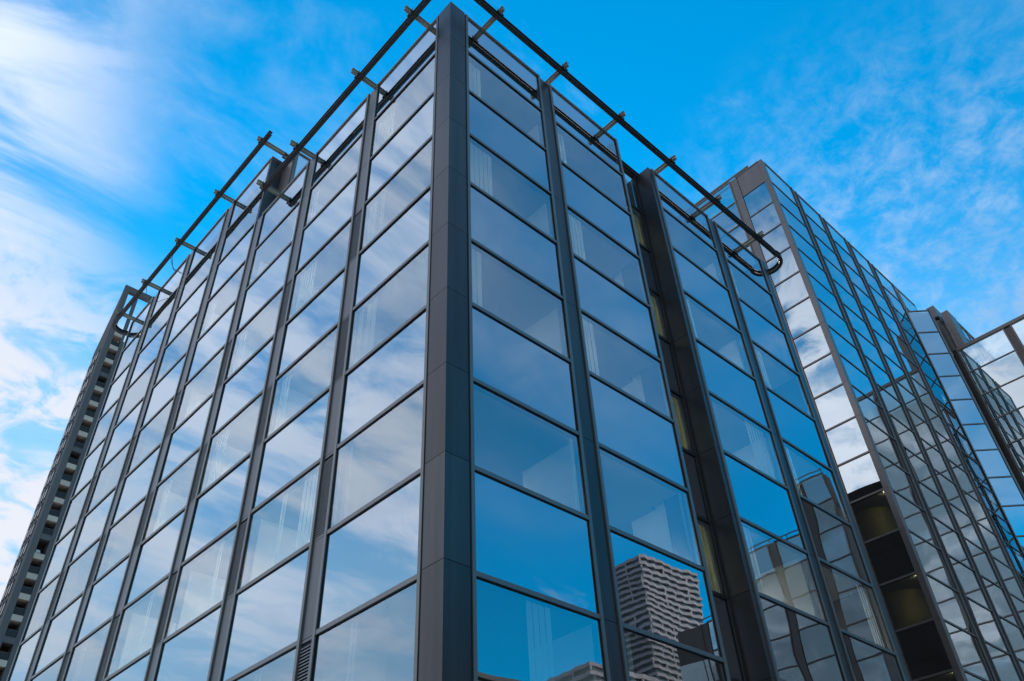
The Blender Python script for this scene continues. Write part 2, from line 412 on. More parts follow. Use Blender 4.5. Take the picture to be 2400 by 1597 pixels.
# ================================================================== 2. the rails on brackets round the roof edge
def ibeam(w, h, t):
    a, c = w / 2, h / 2
    return [(-a, -c), (a, -c), (a, -c + t), (t / 2, -c + t), (t / 2, c - t), (a, c - t), (a, c), (-a, c), (-a, c - t), (-t / 2, c - t), (-t / 2, -c + t), (-a, -c + t)]
IB = ibeam(.135, .19, .022)
IBR = ibeam(.11, .15, .016)
def arc(cx, cy, r, a0, a1, z, n=14):
    return [(cx + r * math.cos(a0 + (a1 - a0) * i / n), cy + r * math.sin(a0 + (a1 - a0) * i / n), z) for i in range(n + 1)]
def rail_set(label, rails, brackets, zb):
    root = empty('roof_edge_rail', label, 'rail track')
    for path in rails:
        b = MB(); b.sweep(path, IB, M['rail']); b.build('rail_beam', root)
    for p, q, across in brackets:
        b = MB(); b.sweep([p, q], IBR, M['bracket']); o = b.build('bracket', root)
        d = (Vector(q) - Vector(p)).normalized(); s = Vector((d.y, -d.x, 0))
        b = MB()
        for c in across:
            c = Vector(c)
            for sg in (-1, 1):
                e = c + s * (sg * .085)
                b.rod(e + d * .075 - Vector((0, 0, .13)), e + d * .075 + Vector((0, 0, .06)), .014, M['rail'], 6)
                b.rod(e - d * .075 - Vector((0, 0, .13)), e - d * .075 + Vector((0, 0, .06)), .014, M['rail'], 6)
                b.hexa([tuple(e + d * i + s * j + Vector((0, 0, k))) for k in (-.105, -.082) for i, j in ((-.11, -.03), (.11, -.03), (.11, .03), (-.11, .03))], M['rail'])
        b.build('clamp', o)
    return root
zb = ZG + 2.10; zr = zb - .165
yo, yi = -.52, .56
# right-hand loop: out along the wall, round the far end and back behind the parapet, then round the corner
out_ = [(-.47, 9.05, zr), (-.47, .25, zr)] + arc(.28, .25 + .0, .75, math.pi, 1.5 * math.pi, zr, 10)[1:-1] + [(.30, -.50, zr), (14.75, -.50, zr)]
out_ += arc(15.2, .03, .55, -math.pi / 2 - .35, math.pi / 2 + .3, zr, 18)
out_ += [(14.6, yi, zr), (1.05, yi, zr)]
inn = [(.50, 1.05, zr), (.50, 9.2, zr)]
br = []
for x in (1.30, 3.86, 6.40, 8.94, 11.44, 14.0):
    br.append(((x, -.72, zb), (x, .86, zb), [(x, -.50, zb), (x, yi, zb)]))
for y in (1.08, 3.62, 6.97, 9.02):
    br.append(((-.74, y, zb), (.72, y, zb), [(-.47, y, zb), (.50, y, zb)]))
rail_set('long dark steel rail on brackets following the lower roof edge round the corner', [out_, inn], br, zb)
zb2 = zt(0) + 1.92; zr2 = zb2 - .165
xo, xi = -.56, .42
up = [(xo, 9.40, zr2), (xo, 22.2, zr2)] + arc(-.06, 22.75, .52, math.pi + .3, math.pi / 2 - math.pi - .0, zr2, 2)[:0]
up += arc(-.07, 22.62, .50, math.pi, 0, zr2, 16) + [(xi, 22.3, zr2), (xi, 10.6, zr2)]
br = []
for y in (10.02, 13.24, 16.5, 19.6, 22.15):
    br.append(((-.76, y, zb2), (.62, y, zb2), [(xo, y, zb2), (xi, y, zb2)]))
rail_set('short upper steel rail on brackets above the taller glass bays, ending in a loop', [up], br, zb2)
# slack cables hanging between the far brackets
b = MB()
def cable(p, q, sag, n=10):
    p, q = Vector(p), Vector(q); pts = []
    for i in range(n + 1):
        t = i / n; v = p.lerp(q, t); v.z -= sag * 4 * t * (1 - t); pts.append(v)
    for i in range(n): b.rod(pts[i], pts[i + 1], .011, M['gasket'], 5)
cable((xo, 17.0, zr2 - .05), (.0, 17.9, zt(0) + HPT), .35); cable((xo, 17.2, zr2 - .05), (.0, 17.9, zt(0) + HPT), .2)
cable((xo + .1, 19.7, zr2), (.0, 20.7, zr2 + .1), .05); cable((.0, 20.7, zr2 + .1), (xi, 20.3, zr2), .15)
tag(b.build('loose_cable'), 'thin loose black cables sagging between the far roof brackets', 'cable')

# ================================================================== 3. the tower behind on the right
HB = 1.775
zk = lambda k: ZG + 16.05 - HB * k
KB = range(0, 21)
Bt = empty('bronze_glass_tower', 'tall glass tower with bronze frames standing behind the corner block', 'building')
XB, YB = 24.16, 1.75
TBL = frame((XB, 0), (0, 1), (-1, 0)); TBR = frame((0, YB), (1, 0), (0, -1))
ZBT = ZG + 17.80
def tower_face(T, bays, solid_top=False, vis=1, extra=None, g='gb', fm='bronze', ktop=True, bl=None, zf=zk, ks=KB, ztop=ZBT, pref=0.0, root=None):
    for i, (a, c) in enumerate(bays):
        if ktop:
            cell(root, T, a, c, zf(0), ztop, 'parapet', M[fm], M[g], top=True, th=.075, solid=(M['bronze'] if solid_top and i == 0 else None))
        for k in ks:
            lo, hi = max(zf(k + 1), .1), zf(k)
            if hi < .6: continue
            kind = 'vision' if k % 2 == vis else 'spandrel'
            q = ()
            if kind == 'vision':
                if bl and (i, k) in bl: q = bl[(i, k)]
                elif rnd.random() < pref:
                    s0 = rnd.uniform(0, .8); q = [(s0, min(.98, s0 + rnd.uniform(.08, .3)))]
            cell(root, T, a, c, lo, hi, kind, M[fm], M[g], q, th=.075)
BAYS_BL = [(1.98, 3.46), (3.98, 6.6), (7.2, 9.9)]
BAYS_BR = [(24.50, 27.31), (27.87, 30.48), (31.02, 33.46), (34.05, 36.45), (37.05, 39.70)]
tower_face(TBL, BAYS_BL, True, root=Bt, bl={(0, 1): [(.0, .02)]})
tower_face(TBR, BAYS_BR, fm='alu', root=Bt, pref=.35)
seg = [(max(zk(k + 1), .1), zk(k)) for k in KB if zk(k) > .6] + [(zk(0), ZBT)]
def bstrip(T, u0, u1, z1, root, zz, fm='bronze', pm='bronze', w=0.03, dp=-.02):
    b = MB()
    b.box(u0, u0 + .07, -.12, w, .1, z1, M[fm], T); b.box(u1 - .07, u1, -.12, w, .1, z1, M[fm], T)
    o = b.build('mullion', root); b = MB()
    for lo, hi in zz: b.box(u0 + .075, u1 - .075, -.10, dp, lo + .005, hi - .005, M[pm], T)
    b.build('cladding_strip', o)
bstrip(TBL, 3.46, 3.98, ZBT + .03, Bt, seg); bstrip(TBL, 6.6, 7.2, ZBT + .03, Bt, seg)
for i in range(4): bstrip(TBR, BAYS_BR[i][1], BAYS_BR[i + 1][0], ZBT + .05, Bt, seg, 'alu', 'panel')
for lo, hi, kd in ((ZG + 15.46, zk(0), 'spandrel'), (zk(0), ZBT, 'parapet')):
    cell(Bt, TBR, 40.35, 43.0, lo, hi, kd, M['alu'], M['gb'], top=(kd == 'parapet'), th=.075)
b = MB(); b.box(39.70, 40.35, -.12, .012, ZG + 15.46, ZBT + .03, M['alu'], TBR); b.build('mullion', Bt)
b = MB(); b.box(39.83, 43.2, YB + .2, 11, ZG + 15.42, zk(0) - .05, M['roof']); b.build('roof', Bt)
for lo, hi in seg:
    b = MB(); b.prism([(XB, YB), (24.50, YB), (24.50, YB + .1), (XB + .1, YB + .1), (XB + .1, 1.98), (XB, 1.98)], lo + .005, hi - .005, M['bronze']); b.build('corner_panel', Bt)
b = MB(); b.prism([(XB + .01, YB + .01), (24.49, YB + .01), (24.49, YB + .09), (XB + .09, YB + .09), (XB + .09, 1.97), (XB + .01, 1.97)], .1, ZBT - .03, M['gasket']); b.build('corner_post', Bt)
# coping: a thin plate standing off the parapet
b = MB(); b.box(XB + .0, XB + .10, 2.6, 10.4, ZBT + .16, ZBT + .25, M['alu']); b.box(XB + .35, XB + .45, 2.0, 10.4, ZBT + .05, ZBT + .16, M['alu'])
for y in (2.7, 4.6, 6.6, 8.6, 10.2): b.box(XB + .02, XB + .08, y, y + .05, ZBT, ZBT + .16, M['alu'])
b.box(24.6, 39.6, YB + .02, YB + .10, ZBT + .035, ZBT + .09, M['alu'])
b.build('coping', Bt)
for k in list(KB):
    if k % 2 == 0 and zk(k) > .6:
        b = MB(); b.prism([(XB + .22, YB + .22), (39.8, YB + .22), (39.8, 11), (XB + .22, 11)], max(.05, zk(k + 1) - .01), zk(k) - .06, M['slab']); b.build('floor_slab', Bt)
b = MB(); b.box(XB + .05, 39.8, YB + .05, 11, zk(0) - .2, zk(0) - .04, M['roof']); b.build('roof', Bt)
b = MB(); b.box(27.2, 38.5, 5.0, 10.6, .05, zk(0) - .3, M['ochre'])
b.build('core_wall', Bt)
for k in list(KB):
    if k % 2 == 1 and zk(k + 1) > 1:
        b = MB(); n = 28; cx, cy, r = 26.0, 3.45, .85
        b.prism([(cx + r * math.cos(2 * math.pi * i / n), cy + r * math.sin(2 * math.pi * i / n)) for i in range(n)], zk(k + 1) - .06, zk(k), M['ochre']); b.build('column', Bt)
for k in list(KB):
    if k % 2 == 1 and zk(k + 1) > 1 and k > 10:
        for x, y in ((24.40, 2.02), ): lamp(Bt, x, y, zk(k) - .065)
b = MB(); b.box(XB, 40, 11.02, 11.1, .1, ZBT - .05, M['bronze']); b.box(39.72, 39.82, YB + .15, 11, .1, ZBT - .05, M['bronze']); b.build('rear_wall', Bt)

# ================================================================== 4. the angled bay and the wing that closes the yard
Cw = empty('courtyard_wing', 'lower bronze framed wing with an angled glass bay closing the yard at the far right', 'building')
s2 = math.sqrt(.5)
XC0 = 39.86
TC = frame((XC0, YB), (s2, -s2), (-s2, -s2))
zc = lambda k: ZG + 13.53 - HB * k
KC = range(0, 20)
tower_face(TC, [(.07, 1.43)], fm='bronze', root=Cw, zf=zc, ks=KC, ztop=ZG + 15.36, vis=0, bl={(0, 0): [(.0, .02)], (0, 2): [(0, .28)]})
b = MB()
b.box(.02, 1.45, -.20, -.15, zc(0), ZG + 15.3, M['back'], TC)  # opaque backing added to stop sun leaking through the parapet glass
b.box(0, .07, -.14, .02, .1, ZG + 15.39, M['bronze'], TC); b.box(1.43, 1.54, -.14, .02, .1, ZG + 15.39, M['bronze'], TC)
b.build('mullion', Cw)
XD = 42.0
TD = frame((XD, 0), (0, -1), (-1, 0))         # u runs to the right, which is -y
zd = lambda k: ZG + 10.60 - HB * k
ZDT = ZG + 12.33
KD = range(0, 19)
BAYS_D = [(-.45, 2.32), (2.84, 5.55), (6.07, 8.75)]
tower_face(TD, BAYS_D, root=Cw, zf=zd, ks=KD, ztop=ZDT, vis=0, bl={(0, 0): [(.90, .99)], (0, 2): [(.0, .06)]}, pref=.3)
segD = [(max(zd(k + 1), .1), zd(k)) for k in KD if zd(k) > .6] + [(zd(0), ZDT)]
for i in range(2): bstrip(TD, BAYS_D[i][1], BAYS_D[i + 1][0], ZDT + .02, Cw, segD, 'bronze', 'bronze_dark', .02, -.06)
b = MB()                                       # deep dark joint between the angled bay and the wing
b.box(-.53, -.45, -.2, .02, .1, ZDT + .05, M['bronze'], TD); b.box(-.95, -.53, -.35, -.22, .1, ZDT, M['bronze_dark'], TD)
b.box(8.75, 8.85, -.2, .02, .1, ZDT + .05, M['bronze'], TD)
b.build('mullion', Cw)
b = MB(); b.box(-.53, 8.85, -.16, .05, ZDT + .0, ZDT + .22, M['bronze'], TD); b.build('coping', Cw)
for k in KD:
    if k % 2 == 1 and zd(k) > .6:
        b = MB(); b.prism([(XD + .22, .45), (47, .45), (47, -8.7), (XD + .22, -8.7)], max(.05, zd(k + 1) - .01), zd(k) - .06, M['slab']); b.build('floor_slab', Cw)
for k in KC:
    if k % 2 == 1 and zc(k) > .6:
        b = MB(); b.prism([(XC0 + .35, YB + .05), (41.05, .95), (41.9, .95), (41.9, 2.6), (XC0 + .35, 2.6)], max(.05, zc(k + 1) - .01), zc(k) - .06, M['slab']); b.build('floor_slab', Cw)
b = MB(); b.box(45.5, 46, -8.7, .4, .05, ZDT - 1.9, M['ochre']); b.box(XC0 - .03, 42.4, 2.65, 2.9, .05, ZG + 15.2, M['inwall']); b.box(XC0 - .03, XC0 + .06, YB + .16, 2.64, .05, ZG + 15.2, M['bronze_dark']); b.box(42.3, 42.4, 1.1, 2.64, .05, ZG + 15.2, M['bronze_dark']); b.build('core_wall', Cw)
b = MB(); b.box(XD + .2, 47, -8.7, .4, zd(0) - .25, zd(0) - .06, M['roof']); b.prism([(XC0 + .2, YB + .0), (40.95, .86), (42.1, .86), (42.1, 2.6), (XC0 + .2, 2.6)], zc(0) - .2, zc(0) - .06, M['roof']); b.build('roof', Cw)
b = MB()
for lo, hi in [(.1, ZG + 12.2), (ZG + 12.21, ZG + 14.0), (ZG + 14.01, ZG + 15.68)]:
    b.box(42.25, 43.6, -.02, .40, lo, hi, M['bronze'])
b.box(42.05, 42.24, .44, .82, .1, ZG + 15.3, M['bronze_dark'])
b.box(42.0, 43.2, .56, 1.05, ZG + 12.5, ZG + 16.35, M['bronze'])
b.build('shaft', Cw)
# glazed stair behind, leaning glazing bars seen against the sky
b = MB(); zst = ZG + 15.4
for x in (43.75, 45.1, 46.45, 47.8, 49.1, 50.5, 51.9): b.box(x, x + .07, .0, .09, ZDT - 2, zst, M['alu'])
for z in (ZG + 11.6, ZG + 12.9, ZG + 14.2): b.box(43.65, 52, .012, .078, z, z + .06, M['alu'])
b.box(43.65, 52, -.02, .12, zst, zst + .10, M['alu']); b.box(43.62, 52, 1.2, 1.35, zst, zst + .10, M['alu'])
for x in (44.4, 46.5, 48.6): b.rod((x, .05, ZG + 11.7), (x + 2.2, .05, zst), .05, M['alu'], 6)
o = b.build('stair_screen', Cw)
pane('glass_pane', frame((0, .03), (1, 0), (0, -1)), 43.7, 52, ZDT - 2, zst - .002, o, M['gp'], w=-.02)
# end wall of the wing
b = MB(); b.box(XD, 47, -8.87, -8.80, .1, ZDT, M['bronze']); b.box(47, 47.1, -8.8, .4, .1, ZDT, M['bronze']); b.build('end_wall', Cw)

AX = 38.75
an = empty('wall_aerial', 'small comb-like television aerial on a mast in front of the blue tower wall', 'aerial')
b = MB(); b.rod((AX, 1.5, ZG + 13.0), (AX, 1.5, ZG + 16.5), .022, M['bracket'], 6); b.rod((AX, 1.5, ZG + 13.2), (AX, 1.74, ZG + 13.2), .02, M['gasket'], 6); b.rod((AX, 1.5, ZG + 14.0), (AX, 1.74, ZG + 14.0), .02, M['gasket'], 6); b.build('mast', an)
b = MB(); b.rod((AX - .02, 1.44, ZG + 14.6), (AX - .02, 1.44, ZG + 16.55), .018, M['bracket'], 6)
for i in range(11):
    z = ZG + 14.65 + i * .18; q = .52 - .030 * i
    b.rod((AX - q, 1.44, z), (AX + q, 1.44, z), .011, M['bracket'], 5)
b.build('antenna', an)
fl = empty('roof_floodlight', 'small black floodlight on a stub arm beside the bronze shaft', 'floodlight')
b = MB(); b.rod((42.0, .62, ZG + 15.05), (41.72, .62, ZG + 15.05), .025, M['gasket'], 6); b.build('arm', fl)
b = MB(); b.hexa([(41.55, .50, ZG + 14.90), (41.80, .50, ZG + 14.96), (41.80, .74, ZG + 14.96), (41.55, .74, ZG + 14.90), (41.52, .50, ZG + 15.06), (41.78, .50, ZG + 15.14), (41.78, .74, ZG + 15.14), (41.52, .74, ZG + 15.06)], M['gasket']); b.build('lamp_housing', fl)

# ================================================================== 5. dark concrete apartment tower far left
M['conc'] = mat('dark_grey_concrete', (0.075, 0.070, 0.070), 0.85, 0, .18, .25, streak=True)
M['conc2'] = mat('grey_concrete_frame', (0.095, 0.090, 0.090), 0.85, 0, .12, .3, streak=True)
M['cream'] = mat('cream_slab_edge', (0.48, 0.39, 0.32), 0.85, 0, .08, .6)
M['dark'] = mat('shadowed_recess', (0.020, 0.020, 0.024), 0.8, 0, .2)  # recess shade put into the back wall's colour; fins share the tone
M['guard'] = mat('dark_balcony_panel', (0.016, 0.015, 0.016), 0.7, 0, .15)
M['winb'] = mat('dark_window_glass', (0.018, 0.015, 0.014), 0.15, 0, .3)
M['chair'] = mat('white_plastic', (0.75, 0.75, 0.73), 0.5, 0, .05)
Et = empty('concrete_apartment_tower', 'dark concrete apartment tower with a column of small balconies beyond the far left end', 'building')
YE, XE = 107.4, 16.18
b = MB()
prof = [(YE, 0), (112.4, 0), (112.4, ZG + 69.6), (YE + .9, ZG + 79.6), (YE + .5, ZG + 81.7), (YE, ZG + 81.7)]
n = len(prof)
b.add([(XE, y, z) for y, z in prof] + [(XE + .84, y, z) for y, z in prof], [tuple(range(n)), tuple(range(2 * n - 1, n - 1, -1))] + [(i, n + i, n + (i + 1) % n, (i + 1) % n) for i in range(n)], M['conc2'])
b.build('wing_wall', Et)
b = MB(); b.box(XE + .85, 21.5, YE, YE + .7, ZG + 80.5, ZG + 81.7, M['conc2']); b.box(18.25, 18.75, YE + .02, YE + .7, ZG + 70, ZG + 80.49, M['conc2']); b.build('roof_frame', Et)
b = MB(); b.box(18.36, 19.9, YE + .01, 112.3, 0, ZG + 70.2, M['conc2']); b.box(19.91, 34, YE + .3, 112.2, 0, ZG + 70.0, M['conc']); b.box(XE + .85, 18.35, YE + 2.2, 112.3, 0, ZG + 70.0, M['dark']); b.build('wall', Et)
k = 0
z = ZG + 68.6 + 2.8 * 1
while z > 3:
    g = (k % 5 == 3)
    b = MB(); b.box(XE + .86, 18.35, YE - .02, YE + 2.18, z - .62, z, M['conc2' if g else 'cream']); b.box(XE + .86, 18.35, YE + .02, YE + .1, z + .02, z + .16, M['cream' if not g else 'conc2'])
    o = b.build('balcony', Et)
    if k == 14: z -= 2.8; k += 1; continue     # the open balcony with the chair
    b = MB(); b.box(XE + .88, 18.34, YE + .12, YE + .16, z + .17, z + 1.05, M['guard']); b.box(XE + .88, 18.34, YE + .10, YE + .18, z + 1.06, z + 1.11, M['conc']); b.build('guard_panel', o)
    z -= 2.8; k += 1
for j in range(24):                            # windows and fins of the side wall
    zz = ZG + 66.2 - 2.8 * j
    if zz < 2: break
    b = MB()
    for (y0, y1) in ((108.9, 109.6), (110.0, 110.7), (111.1, 111.9)):
        b.box(XE - .06, XE - .005, y0, y1, zz, zz + 1.5, M['winb'])
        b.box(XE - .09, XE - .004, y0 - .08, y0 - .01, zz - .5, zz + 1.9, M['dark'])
    b.build('window', Et)
def chairish(name, label, x, zf):
    r = empty(name, label, 'chair')
    b = MB(); b.box(x, x + .5, YE + .42, YE + .92, zf + .42, zf + .46, M['chair']); b.build('seat', r)
    b = MB(); b.box(x, x + .5, YE + .87, YE + .92, zf + .465, zf + .95, M['chair']); b.build('backrest', r)
    for i, (dx, dy) in enumerate(((0, -.08), (.45, -.08), (0, .37), (.45, .37))):
        b = MB(); b.box(x + dx, x + dx + .05, YE + .5 + dy, YE + .55 + dy, zf, zf + .419, M['chair']); b.build('leg', r)
    return r

chairish('plastic_chair', 'small white plastic chair on an open balcony of the dark tower', 17.28, ZG + 32.205)

# ================================================================== 6. what the mirrors show: the buildings behind and beside the viewer
M['white'] = mat('pale_tower_render', (0.25, 0.222, 0.232), 0.85, 0, .10, .08)
M['twin'] = mat('tower_window_band', (0.05, 0.055, 0.055), 0.2, 0, .4, .25)
def wavy_tower(label, x0, x1, y0, y1, ztop, fl, amp=.75, per=5.2):
    root = empty('residential_tower', label, 'building')
    def loop(ph, grow, a):
        pts = []
        def edge(p, q, nx, ny):
            L = math.hypot(q[0] - p[0], q[1] - p[1]); n = max(2, int(L / (per / 4)))
            for i in range(n):
                t = i / n; d = grow + a * (abs(((t * L / per + ph) % 1) * 2 - 1) * 2 - 1)
                pts.append((p[0] + (q[0] - p[0]) * t + nx * d, p[1] + (q[1] - p[1]) * t + ny * d))
        edge((x0, y1), (x0, y0), -1, 0); edge((x0, y0), (x1, y0), 0, -1); edge((x1, y0), (x1, y1), 1, 0); edge((x1, y1), (x0, y1), 0, 1)
        return pts
    b = MB(); b.box(x0 - .2, x1 + .2, y0 - .2, y1 + .2, 0, ztop - fl * .4, M['twin']); b.build('glazing', root)
    k = 0; z = ztop
    while z > 2 and k < 60:
        b = MB(); ph = .5 * ((k // 2) % 2)
        b.prism(loop(ph, .9, amp), z - fl * .45, z, M['white'])
        if k > 0:
            pts = loop(ph, .55, amp)
            for i in range(0, len(pts), 5):
                if rnd.random() < .6:
                    p = pts[i]; b.box(p[0] - .35, p[0] + .35, p[1] - .35, p[1] + .35, z, z + fl * .5, M['white'])
        b.build('balcony_band', root)
        z -= fl; k += 1
    return root
wavy_tower('pale faceted apartment tower mirrored in the lower right panes', 274.4, 312.0, -215.5, -199.9, 163.5 + ZG - 19.6 + .0, 2.9, .45, 6.0)
wavy_tower('lower pale faceted tower mirrored beside the tall one', 190.5, 232.0, -196.0, -161.5, 88.3 + 1.6, 2.9, .45, 6.0)

Fw = empty('facing_wing', 'stepped bronze framed wing across the yard, mirrored in the lower panes', 'building')
XF = 36.4
TF = frame((XF, 0), (0, -1), (-1, 0))
def facing(u0, bays, ztop):
    kk = range(0, 16); zf = lambda k: ZG + ztop - 1.75 - 1.8 * k
    tower_face(TF, bays, root=Fw, zf=zf, ks=kk, ztop=ZG + ztop, vis=1, pref=.6, g='gf', fm='bronze_dark')
    for i, (a, c) in enumerate(bays):
        nx = bays[i + 1][0] if i + 1 < len(bays) else c + .5
        bstrip(TF, c, nx, ZG + ztop + .03, Fw, [(.1, ZG + ztop)], 'bronze_dark', 'bronze_dark')
    b = MB(); a, c = bays[0][0], bays[-1][1] + .5
    b.box(a, c, .02, .07, ZG + ztop + .20, ZG + ztop + .26, M['bronze_dark'], TF)
    for i in range(int((c - a) / 1.3)): b.box(a + i * 1.3, a + i * 1.3 + .05, .03, .06, ZG + ztop + .031, ZG + ztop + .20, M['bronze_dark'], TF)
    b.box(a, c, -1.0, -.3, ZG + ztop - 2.2, ZG + ztop - 1.9, M['roof'], TF); b.box(a - .0, a + .08, -1.05, -.02, .1, ZG + ztop, M['bronze'], TF)
    b.box(a + .2, c, -1.05, -1.0, .1, ZG + ztop - 2.3, M['inwall'], TF)
    for k in kk:
        if k % 2 == 0 and zf(k) > .6: b.box(a + .1, c, -.99, -.22, max(.05, zf(k + 1)), zf(k) - .06, M['slab'], TF)
    b.build('rear_structure', Fw)
M['gf'] = glass('grey_coated_glass', 0.42, (0.80, 0.88, 0.92), (0.46, 0.52, 0.50), 0.004, .5)
facing(8.9, [(8.95, 10.5)], 5.40)
facing(11.0, [(11.0, 13.35), (13.85, 16.35), (16.85, 18.3)], 2.45)
facing(18.8, [(18.85, 19.3)], -.55)
b = MB()
for lo, hi in ((ZG - 2.65, ZG - .56),): b.box(19.32, 21.5, -.1, 0, lo, hi, M['bronze_dark'], TF)
b.box(19.32, 21.5, -.1, 0, .1, ZG - 2.66, M['inwall'], TF)
b.build('wall', Fw)
Gd = empty('low_flat_roofed_block', 'low dark flat roofed block behind the viewer, mirrored at the foot of the first bay', 'building')
b = MB(); b.box(5, 36, -34, -30, 0, ZG - 2.6, M['bronze_dark']); b.build('wall', Gd)
b = MB(); b.box(4.8, 36.2, -34.2, -29.8, ZG - 2.59, ZG - 2.3, M['rail']); b.build('roof', Gd)
Gd.location = (0, 0, 0)

# ================================================================== 7. ground
M['pave'] = mat('grey_paving', (0.36, 0.35, 0.33), .9, 0, .2, .7)
b = MB(); S = 4000
b.add([(-S, -S, 0), (S, -S, 0), (S, S, 0), (-S, S, 0)], [(0, 1, 2, 3)], M['pave'])
tag(b.build('ground'), 'grey stone paving round the buildings', None, kind='structure')

# ================================================================== 8. sky, sun, camera
SUN_AZ, SUN_EL = R(60), R(36)                  # azimuth measured from +x towards +y
w = bpy.data.worlds.new('World'); scene.world = w; w.use_nodes = True
nt = w.node_tree; nt.nodes.clear(); L = nt.links.new
wo = nt.nodes.new('ShaderNodeOutputWorld'); bg = nt.nodes.new('ShaderNodeBackground'); bg.inputs['Strength'].default_value = 0.13
sk = nt.nodes.new('ShaderNodeTexSky'); sk.sky_type = 'NISHITA'; sk.sun_disc = False
sk.sun_elevation = SUN_EL; sk.sun_rotation = math.pi / 2 - SUN_AZ
sk.air_density = 1.0; sk.dust_density = 0.0; sk.ozone_density = 2.0; sk.altitude = 0
hs = nt.nodes.new('ShaderNodeHueSaturation'); hs.inputs['Saturation'].default_value = 1.62; hs.inputs['Value'].default_value = 1.22; hs.inputs['Hue'].default_value = .484
L(sk.outputs[0], hs.inputs['Color'])
tc = nt.nodes.new('ShaderNodeTexCoord')
sep = nt.nodes.new('ShaderNodeSeparateXYZ'); L(tc.outputs['Generated'], sep.inputs[0])
def math_(op, a, b_=None, c=None):
    n = nt.nodes.new('ShaderNodeMath'); n.operation = op
    for i, v in enumerate((a, b_, c)):
        if v is None: continue
        if isinstance(v, (int, float)): n.inputs[i].default_value = v
        else: L(v, n.inputs[i])
    return n.outputs[0]
zz = math_('MAXIMUM', sep.outputs['Z'], .06)
zz = math_('ADD', zz, .12)
px = math_('DIVIDE', sep.outputs['X'], zz); py = math_('DIVIDE', sep.outputs['Y'], zz)
cb = nt.nodes.new('ShaderNodeCombineXYZ'); L(px, cb.inputs[0]); L(py, cb.inputs[1])
def noise(scale, detail, rough, dist, loc, rot=0, sx=1, sy=1):
    mp = nt.nodes.new('ShaderNodeMapping'); mp.inputs['Location'].default_value = loc; mp.inputs['Rotation'].default_value = (0, 0, R(rot)); mp.inputs['Scale'].default_value = (sx, sy, 1)
    L(cb.outputs[0], mp.inputs[0])
    n = nt.nodes.new('ShaderNodeTexNoise'); n.inputs['Scale'].default_value = scale; n.inputs['Detail'].default_value = detail; n.inputs['Roughness'].default_value = rough; n.inputs['Distortion'].default_value = dist
    L(mp.outputs[0], n.inputs['Vector']); return n.outputs['Fac']
def sstep(x, lo, hi):
    n = nt.nodes.new('ShaderNodeMapRange'); n.interpolation_type = 'SMOOTHSTEP'
    n.inputs['From Min'].default_value = lo; n.inputs['From Max'].default_value = hi
    L(x, n.inputs[0]); return n.outputs[0]
X, Y, Z = sep.outputs['X'], sep.outputs['Y'], sep.outputs['Z']
def around(az, el, r0, r1):                    # 1 near a direction, 0 away from it
    az, el = R(az), R(el)
    dv = (math.cos(az) * math.cos(el), math.sin(az) * math.cos(el), math.sin(el))
    q = math_('ADD', math_('ADD', math_('MULTIPLY', X, dv[0]), math_('MULTIPLY', Y, dv[1])), math_('MULTIPLY', Z, dv[2]))
    return sstep(q, math.cos(R(r1)), math.cos(R(r0)))
big = noise(.9, 5, .55, .5, (3.1, 1.7, 0), 30, .7, 1.3)
fine = noise(5.5, 7, .62, .35, (7.7, 2.3, 0), 25, .8, 1.4)
# streaky sheet: more towards -x and +y and low down, clear towards -y
bias = math_('ADD', math_('MULTIPLY', X, -.05), math_('MULTIPLY', Y, .09))
bias = math_('ADD', bias, math_('MULTIPLY', Z, -.10))
bias = math_('SUBTRACT', bias, math_('MAXIMUM', math_('MULTIPLY', around(116, 17, 5, 18), .16), math_('MULTIPLY', around(161, 45, 4, 14), .13)))
v = math_('ADD', math_('ADD', math_('MULTIPLY', big, .60), math_('MULTIPLY', fine, .48)), bias)
m1 = math_('MULTIPLY', math_('MULTIPLY', sstep(v, .475, .70), .92), math_('SUBTRACT', 1.0, math_('MULTIPLY', around(86, 48, 18, 34), .68)))
# small broken puffs low over the right-hand tower
puff = noise(20.0, 8, .68, .25, (2.2, 5.1, 0), -20, 1, 1)
m2 = math_('MULTIPLY', math_('MULTIPLY', sstep(puff, .36, .80), around(10, 28, 3, 29)), .44)
# thin high veil opposite the right-hand wall
veil = noise(2.2, 5, .55, .6, (5.5, 8.1, 0), 60, .7, 1.2)
m3 = math_('MULTIPLY', math_('MULTIPLY', sstep(veil, .30, .66), math_('MAXIMUM', around(-48, 52, 8, 30), around(258, 34, 8, 22))), .30)
# soft broad sheet opposite the left-hand wall
sheet = noise(3.2, 7, .58, .8, (1.9, 4.4, 0), 40, .6, 1.3)
m4 = math_('MULTIPLY', math_('MULTIPLY', sstep(sheet, .36, .58), around(114, 40, 14, 28)), .85)
# heavier grey cloud opposite the courtyard wing
heavy = noise(2.6, 7, .6, .5, (4.2, 0.7, 0), 0, 1, 1)
hv = around(202, 23, 14, 32)
m5 = math_('MULTIPLY', math_('MULTIPLY', sstep(heavy, .26, .52), hv), .9)
inv = lambda q: math_('SUBTRACT', 1.0, q)
curd = noise(9.0, 7, .6, .5, (6.3, 3.9, 0), 15, 1, 1)
m6 = math_('MULTIPLY', math_('MULTIPLY', sstep(curd, .36, .56), math_('MAXIMUM', around(162, 25, 5, 26), around(86, 23, 8, 22))), .95)
wh = math_('MAXIMUM', around(164, 18, 8, 28), around(86, 22, 8, 26))
mask = inv(math_('MULTIPLY', math_('MULTIPLY', inv(m1), inv(m2)), math_('MULTIPLY', math_('MULTIPLY', inv(m3), inv(m5)), math_('MULTIPLY', inv(m6), inv(m4)))))
